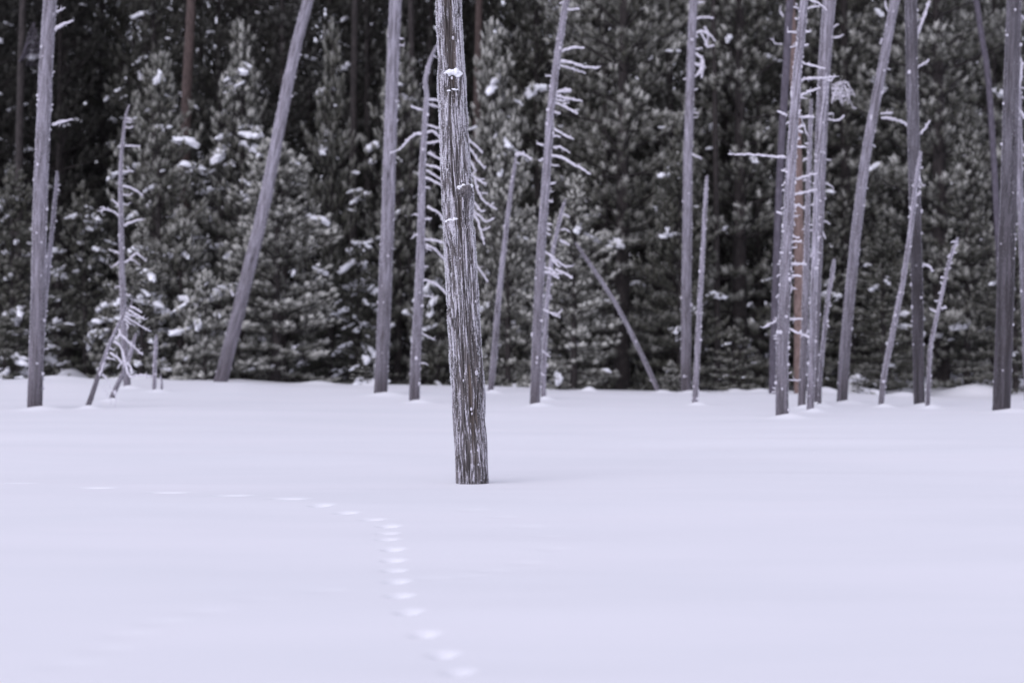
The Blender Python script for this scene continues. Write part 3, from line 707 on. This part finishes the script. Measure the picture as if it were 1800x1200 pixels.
    out = np.stack([c[jj], s[jj], np.zeros(len(jj))], -1) + rng.normal(0, .45, (len(jj), 3)); out /= np.linalg.norm(out, axis=1)[:, None]
    L = rng.uniform(.005, .018, len(jj))[:, None]
    side = np.cross(out, rng.normal(0, 1, out.shape)); side /= np.linalg.norm(side, axis=1)[:, None]
    s2 = np.cross(out, side); wd = .0028
    VV = np.stack([base + side * wd, base - side * wd * .5 + s2 * wd * .87, base - side * wd * .5 - s2 * wd * .87, base + out * L], 1).reshape(-1, 3)
    q = np.arange(len(jj))[:, None] * 4
    FF = np.concatenate([q + np.array([0, 1, 3]), q + np.array([1, 2, 3]), q + np.array([2, 0, 3])], 0)
    o = mesh_obj("frost_crystals", VV, FF, M['clump'], rt, smooth=False); o['kind'] = 'stuff'
make_post()

# ------------------------------------------------------------------ pines
def shoot_template(seed, K=30):
    """unit brush of needles along +z, reach 1"""
    r = np.random.default_rng(seed)
    t = np.linspace(0, .95, K) + r.uniform(-.02, .02, K); az = np.arange(K) * 2.39996 + r.uniform(-.3, .3, K)
    fw = .45 + .9 * t ** 3 + r.uniform(-.1, .1, K)
    d = np.stack([np.cos(az), np.sin(az), fw], -1); d /= np.linalg.norm(d, axis=1)[:, None]
    L = r.uniform(.85, 1.15, K)[:, None]
    side = np.cross(d, [0, 0, 1.0]); side /= np.linalg.norm(side, axis=1)[:, None] + 1e-9
    b0 = np.stack([np.zeros(K), np.zeros(K), t], -1)          # t is along the axis (scaled by shoot length)
    return b0, d * L, side
TEMPL = [shoot_template(s, 30) for s in (1, 2, 3)]

def brushes(shoots, K=30):
    """shoots: array rows pos(3) dir(3) length radius frost -> V, F(tri), frost"""
    S = np.asarray(shoots, float); Vs, Frs, n = [], [], 0
    for v in range(3):
        Q = S[v::3]
        if not len(Q): continue
        b0, d, side = TEMPL[v]; b0, d, side = b0[::max(1, 30 // K)], d[::max(1, 30 // K)], side[::max(1, 30 // K)]
        ax = Q[:, 3:6]; ax = ax / np.linalg.norm(ax, axis=1)[:, None]
        rf = rng.normal(0, 1, ax.shape); A = np.cross(ax, rf); A /= np.linalg.norm(A, axis=1)[:, None]; B = np.cross(ax, A)
        ln = Q[:, 6][:, None, None]; rd = Q[:, 7][:, None, None]
        def tr(p): return p[None, :, 0:1] * A[:, None] + p[None, :, 1:2] * B[:, None] + p[None, :, 2:3] * ax[:, None]
        base = Q[:, None, :3] + b0[None, :, 2:3] * ln * ax[:, None]
        tip = base + tr(d) * rd; wd = tr(side) * rd * .11
        V = np.stack([base + wd, base - wd, tip], 2)          # (n,K,3,3)
        f = (np.array([.18, .18, 1.0])[None, None] * (.42 + .7 * b0[:, 2] ** 1.5)[None, :, None] * Q[:, 8][:, None, None])
        Vs.append(V.reshape(-1, 3)); Frs.append(f.reshape(-1))
        # a slim dark core that closes the brush
        cr = []
        for q in range(5):
            a = 2 * math.pi * q / 5; cr.append([math.cos(a), math.sin(a)])
        cr = np.array(cr)
        mid = Q[:, None, :3] + ax[:, None] * ln * .45 + (cr[None, :, 0:1] * A[:, None] + cr[None, :, 1:2] * B[:, None]) * rd * .38
        bot = np.repeat(Q[:, None, :3], 5, 1); top = np.repeat(Q[:, None, :3] + ax[:, None] * (ln + rd * .35), 5, 1)
        nx = np.roll(mid, -1, 1)
        V = np.stack([np.stack([bot, nx, mid], 2), np.stack([mid, nx, top], 2)], 1)
        f = np.broadcast_to(np.array([[.05, .12, .12], [.12, .12, .9]])[None, :, None, :] * Q[:, 8][:, None, None, None], V.shape[:4])
        Vs.append(V.reshape(-1, 3)); Frs.append(f.reshape(-1))
    V = np.vstack(Vs); return V, np.arange(len(V)).reshape(-1, 3), np.concatenate(Frs)

def pine_meshes(H, RC, spacing, seed, brush=(.26, .085), bare=.04, lat=.17, K=30, prof=.75, ntop=0):
    """one pine: returns (trunk mesh, crown mesh, list of points where snow can lie)"""
    r = random.Random(seed); sh = []; b = Buf(); seats = []
    lean = (r.uniform(-.02, .02) * H, r.uniform(-.02, .02) * H)
    tp = smooth_path([(0, 0, -.6), (0, 0, 0), (lean[0] * .4, lean[1] * .4, H * .5), (lean[0], lean[1], H)], .4)
    rad = np.interp(tp[:, 2], [0, H], [.013 * H + .02, .012])
    b.add(*tube(tp, rad, 8, .05, 0, seed=r.random()))
    def trunk_at(z):
        return np.array([np.interp(z, tp[:, 2], tp[:, 0]), np.interp(z, tp[:, 2], tp[:, 1]), z])
    bl, brr = brush
    z = H * bare + .1
    sector = [r.uniform(.7, 1.25) for _ in range(8)]
    while z < H - .12:
        x = (H - z) / H
        full = RC * min(1.0, x ** prof * 1.45) * (.72 + .28 * min(1, (1 - x) * 6)) if x < .75 else RC * (1 - (x - .75) * .7)
        nb = r.choice([4, 5, 5, 6]) if x > .12 else r.choice([3, 4, 4])
        a0 = r.uniform(0, 6.28)
        for q in range(nb):
            a = a0 + q * 6.283 / nb + r.uniform(-.35, .35)
            L = full * r.uniform(.62, 1.15) * sector[int(a * 8 / 6.283) % 8]
            if r.random() < .06: L *= .4
            L = max(L, .16)
            e0 = R(58) * (1 - x) ** 1.6 + R(8) + R(r.uniform(-12, 12)) - (R(14) if x > .8 else 0)
            h = np.array([math.cos(a), math.sin(a), 0]); up = np.array([0, 0, 1.0])
            p = trunk_at(z + r.uniform(-.08, .08)); pts = [p.copy()]; n = max(3, int(L / .14)); dirs = []
            for s_ in range(n):
                e = e0 + R(32) * (s_ / n) ** 1.6 - R(10) * math.sin(3.1 * s_ / n) * (x > .3)
                d = h * math.cos(e) + up * math.sin(e); p = p + d * L / n; pts.append(p.copy()); dirs.append(d)
            pts = np.array(pts)
            b.add(*tube(pts, np.linspace(.010 + .008 * L, .006, len(pts)), 4, 0, 0))
            sfr = r.uniform(.55, 1.1)
            def brushat(pos, d, f=1.0, ex=1.0):
                d = np.array(d) * r.uniform(.5, 1.0) + up * r.uniform(.2, .95) + np.array([r.gauss(0, .30), r.gauss(0, .30), 0])
                sh.append([*pos, *d, bl * f * r.uniform(.65, 1.25), brr * r.uniform(.85, 1.2), sfr * ex * r.uniform(.65, 1.25)])
            brushat(pts[-1], dirs[-1], 1.2)
            s_ = max(.12, L * .22)
            side = r.choice([1, -1])
            while s_ < L - .05:
                u = s_ / L * n; i0 = min(int(u), n - 1); pos = pts[i0] * (1 - (u - i0)) + pts[i0 + 1] * (u - i0); d = dirs[i0]
                sv = np.array([-h[1], h[0], 0]) * side
                ll = (L - s_) * r.uniform(.3, .62) + .06
                ld = d * .75 + sv * .75 + up * .1; ld /= np.linalg.norm(ld)
                end = pos + ld * ll + up * ll * .15
                if ll > .2: b.add(*tube(np.array([pos, end]), .006, 3, 0, 0))
                ex_ = .35 + .65 * s_ / L
                brushat(end, ld, 1.0, min(1, ex_ + .15))
                if ll > .26: brushat(pos + (end - pos) * .55, ld, .9, ex_ * .8)
                if ll > .5:
                    brushat(pos + (end - pos) * .3, ld + sv, .9, ex_ * .7); brushat(end - ld * .08 - sv * .12, ld - sv, .9, ex_)
                if r.random() < .5: brushat(pos, d, .8, ex_ * .8)
                if L > .45 and s_ > L * .45: seats.append((pos + up * .16, a, L))
                side = -side; s_ += lat * r.uniform(.7, 1.3)
        z += spacing * r.uniform(.7, 1.35) * (1.0 if z < H * .6 else .85)
    top = trunk_at(H)
    for q in range(4):
        sh.append([*(top - np.array([0, 0, .14 * q * bl / .26])), r.gauss(0, .12), r.gauss(0, .12), 1, bl * 1.2, brr * (.75 + .08 * q), 1.0])
    for q in range(ntop):      # side leaders
        a = r.uniform(0, 6.28); zz = H - r.uniform(.8, 1.6); bp = trunk_at(zz)
        for s_ in range(5):
            sh.append([*(bp + np.array([math.cos(a) * (.28 + .02 * s_), math.sin(a) * .28, s_ * .2])), .1, 0, 1, bl, brr, 1.0])
    to = b.build("trunk", M['bark']); tm = to.data; bpy.data.objects.remove(to)
    V, F, fr = brushes(sh, K)
    co = mesh_obj("crown", V, F, M['needle'], smooth=False, attrs={'frost': ('FLOAT', fr)}); cm = co.data; bpy.data.objects.remove(co)
    return tm, cm, seats, H, RC

def clump_mesh(seed):
    r_ = random.Random(seed * 31 + 3); VV, FF, n0 = [], [], 0
    m_, k_ = 9, 13; parts = r_.choice([2, 3, 3, 4, 5])
    for q in range(parts):
        f = (q + .5) / parts * 2 - 1
        cx, cy, cz = f * 1.0 + r_.uniform(-.15, .15), r_.uniform(-.35, .35), -.45 * f * f + r_.uniform(-.15, .15)
        sz = r_.uniform(.28, .62) * (1.2 - .4 * abs(f)); so = r_.uniform(0, 50)
        for a in range(m_):
            ph = min(max(math.pi * a / (m_ - 1), .03), math.pi - .03)
            for t in range(k_):
                t_ = 2 * math.pi * t / k_
                d = Vector((math.sin(ph) * math.cos(t_), math.sin(ph) * math.sin(t_), math.cos(ph)))
                rr_ = 1 + .9 * mn.fractal(d * 1.7 + Vector((so, 0, 0)), .9, 2.0, 3)
                VV.append((cx + d.x * rr_ * sz * 1.25, cy + d.y * rr_ * sz, cz + d.z * rr_ * sz * .85))
        i_ = np.arange(m_ - 1)[:, None] * k_; j_ = np.arange(k_)[None]
        FF.append(np.stack([i_ + k_ + j_, i_ + k_ + (j_ + 1) % k_, i_ + (j_ + 1) % k_, i_ + j_], -1).reshape(-1, 4) + n0); n0 += m_ * k_
    o = mesh_obj("snow_clump", np.array(VV), np.vstack(FF), M['clump']); me = o.data; bpy.data.objects.remove(o); return me
CLUMPS = [clump_mesh(s) for s in range(12)]

SMALL = [pine_meshes(3.4, .95, .31, 40 + s, (.15, .115), .05, .19) for s in range(2)]
MID = [pine_meshes(7.6, 1.55, .355, 60 + s, (.155, .112), .03, .215, prof=.62, ntop=s % 2) for s in range(5)]
TALL = [pine_meshes(15.5, 2.3, .58, 80 + s, (.16, .125), .02, .32, K=30, prof=.6) for s in range(4)]

def place_pine(kind, x, Y, H, half, frost, label, group, nsnow, deep_shade=0.0, seed=0, cat="pine tree", name="pine_tree", z=None):
    r = random.Random(seed * 13 + 5); tm, cm, seats, H0, R0 = kind
    z0 = float(base_ground(np.array([x]), np.array([Y]))[0]) - .1 if z is None else z
    rt = root(name, (x, Y, z0)); tag(rt, label, cat, group)
    rt.rotation_euler = (0, 0, r.uniform(0, 6.28)); sz = H / H0; sx = half / R0
    parts = [("trunk", tm), ("crown", cm)]
    for nm, me in parts:
        o = bpy.data.objects.new(nm, me); COL.objects.link(o); o.parent = rt; o.scale = (sx, sx, sz); o.color = (frost, deep_shade, 0, 1)
    # snow lies on the outer limbs; those turned away from the field are hardly seen
    cand = [s for s in seats if (Matrix.Rotation(rt.rotation_euler.z, 3, 'Z') @ Vector(s[0])).y < .35 * s[2]]
    r.shuffle(cand)
    for p, a, L in cand[:int(nsnow * (3.7 if x < 0 else 1.9))]:
        o = bpy.data.objects.new("snow_clump", r.choice(CLUMPS)); COL.objects.link(o); o.parent = rt
        o.location = (p[0] * sx, p[1] * sx, p[2] * sz)
        s_ = r.choice([.07, .09, .11, .14, .18, .24, .29]) * r.uniform(.75, 1.2)
        o.rotation_euler = (r.uniform(-.3, .3), r.uniform(.0, .5), a + r.uniform(-.7, .7)); o.scale = (s_ * r.uniform(1, 1.5), s_ * .75, s_ * r.uniform(.6, .9))
    return rt

FRONT = "frosted young pines along the forest edge"
hero = [  # kind, px, top row, distance, half width px, frost, snow clumps, painted shade, label
    (MID[0], 278, 108, 79, 105, .45, 12, 0, "frosted young pine with twin leaders behind the slender twiggy dead tree"),
    (MID[1], 426, 52, 80, 105, .50, 12, 0, "tall frosted pine whose top rises left of the strongly leaning pole"),
    (MID[2], 485, 232, 77.6, 130, .70, 4, 0, "broad bushy silver-green pine at the foot of the strongly leaning pole"),
    (SMALL[0], 318, 378, 78, 72, .50, 6, 0, "narrow-topped small frosted pine left of the leaning pole"),
    (SMALL[1], 360, 482, 76.2, 56, .72, 2, 0, "low round frosted pine beside the base of the leaning pole"),
    (MID[3], 248, 392, 77, 62, .5, 6, 0, "small frosted pine close behind the slender twiggy dead tree"),
    (MID[4], 22, 300, 80, 95, .28, 14, 0, "dark snow-dotted pine left of the thick left trunk"),
    (MID[2], 152, 330, 84.6, 72, .28, 16, 0, "dark snow-spotted pine right of the thick left trunk"),
    (MID[3], 582, 52, 84, 74, .34, 8, 0, "pointed pine with a long bare-looking leader between leaning pole and straight pole"),
    (MID[0], 628, 430, 81, 62, .22, 12, 0, "low dark pine with snow clumps left of the straight thick pole"),
    (MID[1], 700, 60, 84, 105, .42, 9, 0, "dusky pine seen around the straight thick pole"),
    (MID[4], 866, 52, 81, 98, .68, 5, 0, "silvery pine with bottle-brush shoots right of the cracked post top"),
    (MID[0], 893, 238, 78.5, 72, .64, 3, 0, "silvery pine behind the thin stem with the bent snowy tip"),
    (MID[3], 1008, 318, 77, 95, .72, 4, 0, "bushy silvery pine behind the comb-branched dead tree"),
    (TALL[0], 1092, -520, 83, 165, .54, 9, 0, "large dense grey pine right of the comb-branched dead tree"),
    (TALL[1], 1300, -480, 84.5, 160, .48, 12, 0, "large dense pine between the curled-twig pole and the spiky tree"),
    (SMALL[1], 1291, 578, 76, 48, .32, 3, 0, "tiny young pine in the open gap left of the spiky tree"),
    (MID[2], 1196, 230, 80.5, 85, .24, 10, 0, "shadowy pine behind the straight pole with curled twigs"),
    (TALL[2], 1655, -560, 83, 180, .56, 5, 0, "large grey-green pine behind the dark forked trunk"),
    (MID[1], 1700, 205, 82, 95, .46, 5, 0, "rounded grey-green pine between forked trunk and thickest right trunk"),
    (TALL[3], 1490, -380, 85, 150, .42, 6, 0, "tall dusky pine behind the pole that leans right"),
    (MID[4], 1552, 400, 79, 88, .28, 8, 0, "low bushy pine with snow clumps behind the thin spiky-tipped sapling"),
    (MID[0], 1785, 400, 79.5, 75, .36, 5, 0, "bushy low pine behind the thickest right trunk"),
    (MID[3], 1420, 250, 83, 80, .26, 7, 0, "shadowed pine behind the cluster of poles around the spiky tree"),
    (SMALL[0], 8, 560, 78, 55, .3, 4, 0, "low snowy pine at the left picture edge"),
    (SMALL[0], 195, 520, 78.5, 50, .35, 5, 0, "small bushy pine behind the leaning snag with drooping branches"),
    (SMALL[0], 1180, 636, 75.6, 26, .6, 1, 0, "knee-high frosted seedling at the foot of the steeply leaning pole"),
    (SMALL[1], 984, 644, 75.8, 24, .6, 1, 0, "knee-high frosted seedling behind the base of the comb-branched dead tree"),
    (SMALL[1], 645, 626, 77.0, 34, .45, 3, 0, "low snowy seedling left of the straight thick pole base"),
    (SMALL[0], 1520, 640, 78.4, 36, .4, 3, 0, "low snowy seedling right of the leaning pole base at right"),
    (SMALL[1], 770, 470, 80, 60, .3, 5, 0, "small dark pine glimpsed left behind the cracked post"),
]
for i, (k, px, ty, d, hw, fr, ns, deep_shade, lab) in enumerate(hero):
    x = (px - 900) / FPX * d; z0 = float(base_ground(np.array([x]), np.array([d]))[0])
    H = EYE + (600 - ty) / FPX * d - z0 + .1
    place_pine(k, x, d, H, hw / FPX * d, fr ** 1.4 * 3.7, lab, FRONT, ns, deep_shade, seed=i + 3)

BACK = "dark pines deeper in the forest"
LAND = [(88, "thick trunk at the far left"), (222, "slender twiggy dead tree"), (333, "reddish-brown trunk"), (430, "tall frosted pine left of the leaning pole"),
        (530, "top of the leaning pole"), (582, "pointed pine with the long leader"), (692, "straight thick pole"), (760, "curved top of the many-branched dead tree"),
        (866, "silvery pine beside the cracked post"), (980, "comb-branched dead tree"), (1092, "large dense grey pine"), (1214, "pole with curled twigs"),
        (1300, "large dense pine left of the spiky tree"), (1400, "spiky frosted tree"), (1456, "thick pole that leans right"), (1556, "pole with the bent branch"),
        (1606, "dark forked trunk"), (1690, "rounded grey-green pine"), (1780, "thickest trunk at the right edge")]
ORD = ["nearest", "second", "third"]
q = 0
for row, (d, step, ns) in enumerate([(90, 135, 6), (94, 128, 5), (99, 120, 3), (106, 115, 2), (114, 108, 0), (125, 100, 0), (138, 92, 0)]):
    px = -160 + (row * 53) % 100
    while px < 1980:
        dd = d + random.uniform(-1.6, 1.6); pxx = px + random.uniform(-30, 30)
        x = (pxx - 900) / FPX * dd
        H = random.uniform(18, 23) + (row > 1) * 5
        if q == 0 or px == -160 + (row * 53) % 100: free = list(LAND)
        lab = "dark pine deeper in the forest, only glimpsed behind the other pines"
        if row < 3 and -20 < pxx < 1820 and free:
            best = min(free, key=lambda l: abs(l[0] - pxx))
            if abs(best[0] - pxx) < 110:
                free.remove(best); lab = "dark pine %s behind the %s" % (("closest", "second", "third")[row], best[1])
        place_pine(TALL[q % 4], x, dd, H, random.uniform(2.1, 2.8) + (row > 3) * .4, (.70 if pxx > 840 else .26) * (1 - row * .13) * random.uniform(.55, 1.4),
                   lab, BACK, int(ns * (1.6 if pxx < 840 else .6)), random.uniform(.0, .4) if pxx > 840 else random.uniform(.3, .9), seed=100 + q)  # frost cut and needles darkened to paint forest shade, most at left
        px += step; q += 1

# mature trunks seen between the pines, crowns above the picture
def mature(label, path, w0, w1, mat, d, name="pine_tree", cat="pine trunk", dead=()):
    x0, _ = to_world(*path[0], d); z0 = float(base_ground(np.array([x0]), np.array([d]))[0]) - .05
    rt = root(name, (x0, d, z0)); tag(rt, label, cat, "mature trunks between the pines")
    P = [(to_world(px, py, d)[0] - x0, 0, to_world(px, py, d)[1] - z0) for px, py in path]
    P[0] = (P[0][0], 0, -.4)
    dv = np.array(P[-1]) - np.array(P[-2]); dv /= np.linalg.norm(dv); P.append(tuple(np.array(P[-1]) + dv * 7))
    sp = smooth_path(P, .25); n = len(sp)
    b = Buf(); b.add(*tube(sp, np.linspace(w0, w1 * .6, n) / FPX * d / 2, 14, .05, 0, seed=random.random()))
    b.build("trunk", M[mat], rt)
    o = bpy.data.objects.new("crown", MID[random.randrange(5)][1]); COL.objects.link(o); o.parent = rt
    o.location = tuple(np.array(P[-1]) - dv * 5.2); o.color = (.25, .1, 0, 1); o.scale = (1.1, 1.1, .9)
    for pts in dead:
        q_ = [(to_world(px, py, d)[0] - x0, random.uniform(-.3, .1), to_world(px, py, d)[1] - z0) for px, py in pts]
        bb = Buf(); s_ = smooth_path(q_, .06); bb.add(*tube(s_, np.linspace(.022, .010, len(s_)), 6, .1, .3)); bb.build("dead_branch", M['slate'], rt)
mature("reddish-brown trunk rising behind the twin-leader pine", [(322, 690), (326, 250), (336, 0)], 24, 20, 'red', 81.5)
mature("brown trunk behind the thick frosted trunk at the far left", [(28, 690), (34, 250), (40, 0)], 17, 14, 'bark', 86,
       dead=[[(36, 110), (50, 70 + 6 * i), (62 + 3 * i, 42 + 11 * i), (56 + 5 * i, 90 + 6 * i), (48 + 4 * i, 118)] for i in range(6)])
mature("dim brown trunk between the leaning pole and the straight pole", [(620, 690), (621, 250), (624, 0)], 17, 13, 'bark', 88)
mature("dim trunk just right of the straight thick pole top", [(724, 690), (724, 250), (722, 0)], 15, 15, 'bark', 88)
mature("dim brown trunk just right of the cracked post top", [(836, 690), (838, 250), (842, 0)], 18, 16, 'red', 88)
mature("orange-barked living trunk behind the spiky frosted tree", [(1406, 690), (1404, 420), (1397, 150), (1389, 0)], 20, 22, 'orange', 74.4)
mature("dark curved trunk in the gap left of the thickest right trunk", [(1768, 690), (1755, 430), (1738, 150), (1722, 40)], 13, 14, 'slate', 78.4)
mature("dim trunk deep between the curled-twig pole and the spiky tree", [(1262, 690), (1258, 300), (1254, 0)], 12, 10, 'bark', 83)

# ------------------------------------------------------------------ the snow sheet
def build_ground():
    ya = np.concatenate([np.linspace(-60, 0, 13)[:-1], np.arange(0, 9, .5), np.arange(9, 29, .028), np.arange(29, 55, .12), np.arange(55, 76, .10),
                         np.arange(76, 95, .2), np.arange(95, 140, 1.2), np.geomspace(140, 1500, 24)])
    xa = np.concatenate([-np.geomspace(1200, 24, 22), np.arange(-22, -6.2, .16), np.arange(-6.2, 1.0, .028), np.arange(1.0, 19, .12), np.geomspace(19.5, 1200, 22)])
    Xg, Yg = np.meshgrid(xa, ya)
    Z = ground(Xg, Yg)
    for x, y, sx, sy, dp, sk in pits:
        u = (Xg - x) - (Yg - y) * sk * 0; v = (Yg - y)
        u2 = u + sk * v * .5
        rr = (u2 / sx) ** 2 + (v / sy) ** 2
        Z -= dp * np.exp(-rr ** 1.25)
    V = np.stack([Xg, Yg, Z], -1).reshape(-1, 3)
    ny, nx = Xg.shape
    i = np.arange(ny - 1)[:, None] * nx; j = np.arange(nx - 1)[None]
    F = np.stack([i + j, i + j + 1, i + nx + j + 1, i + nx + j], -1).reshape(-1, 4)
    o = mesh_obj("snow_field", V, F, M['snow']); tag(o, kind='structure')
build_ground()
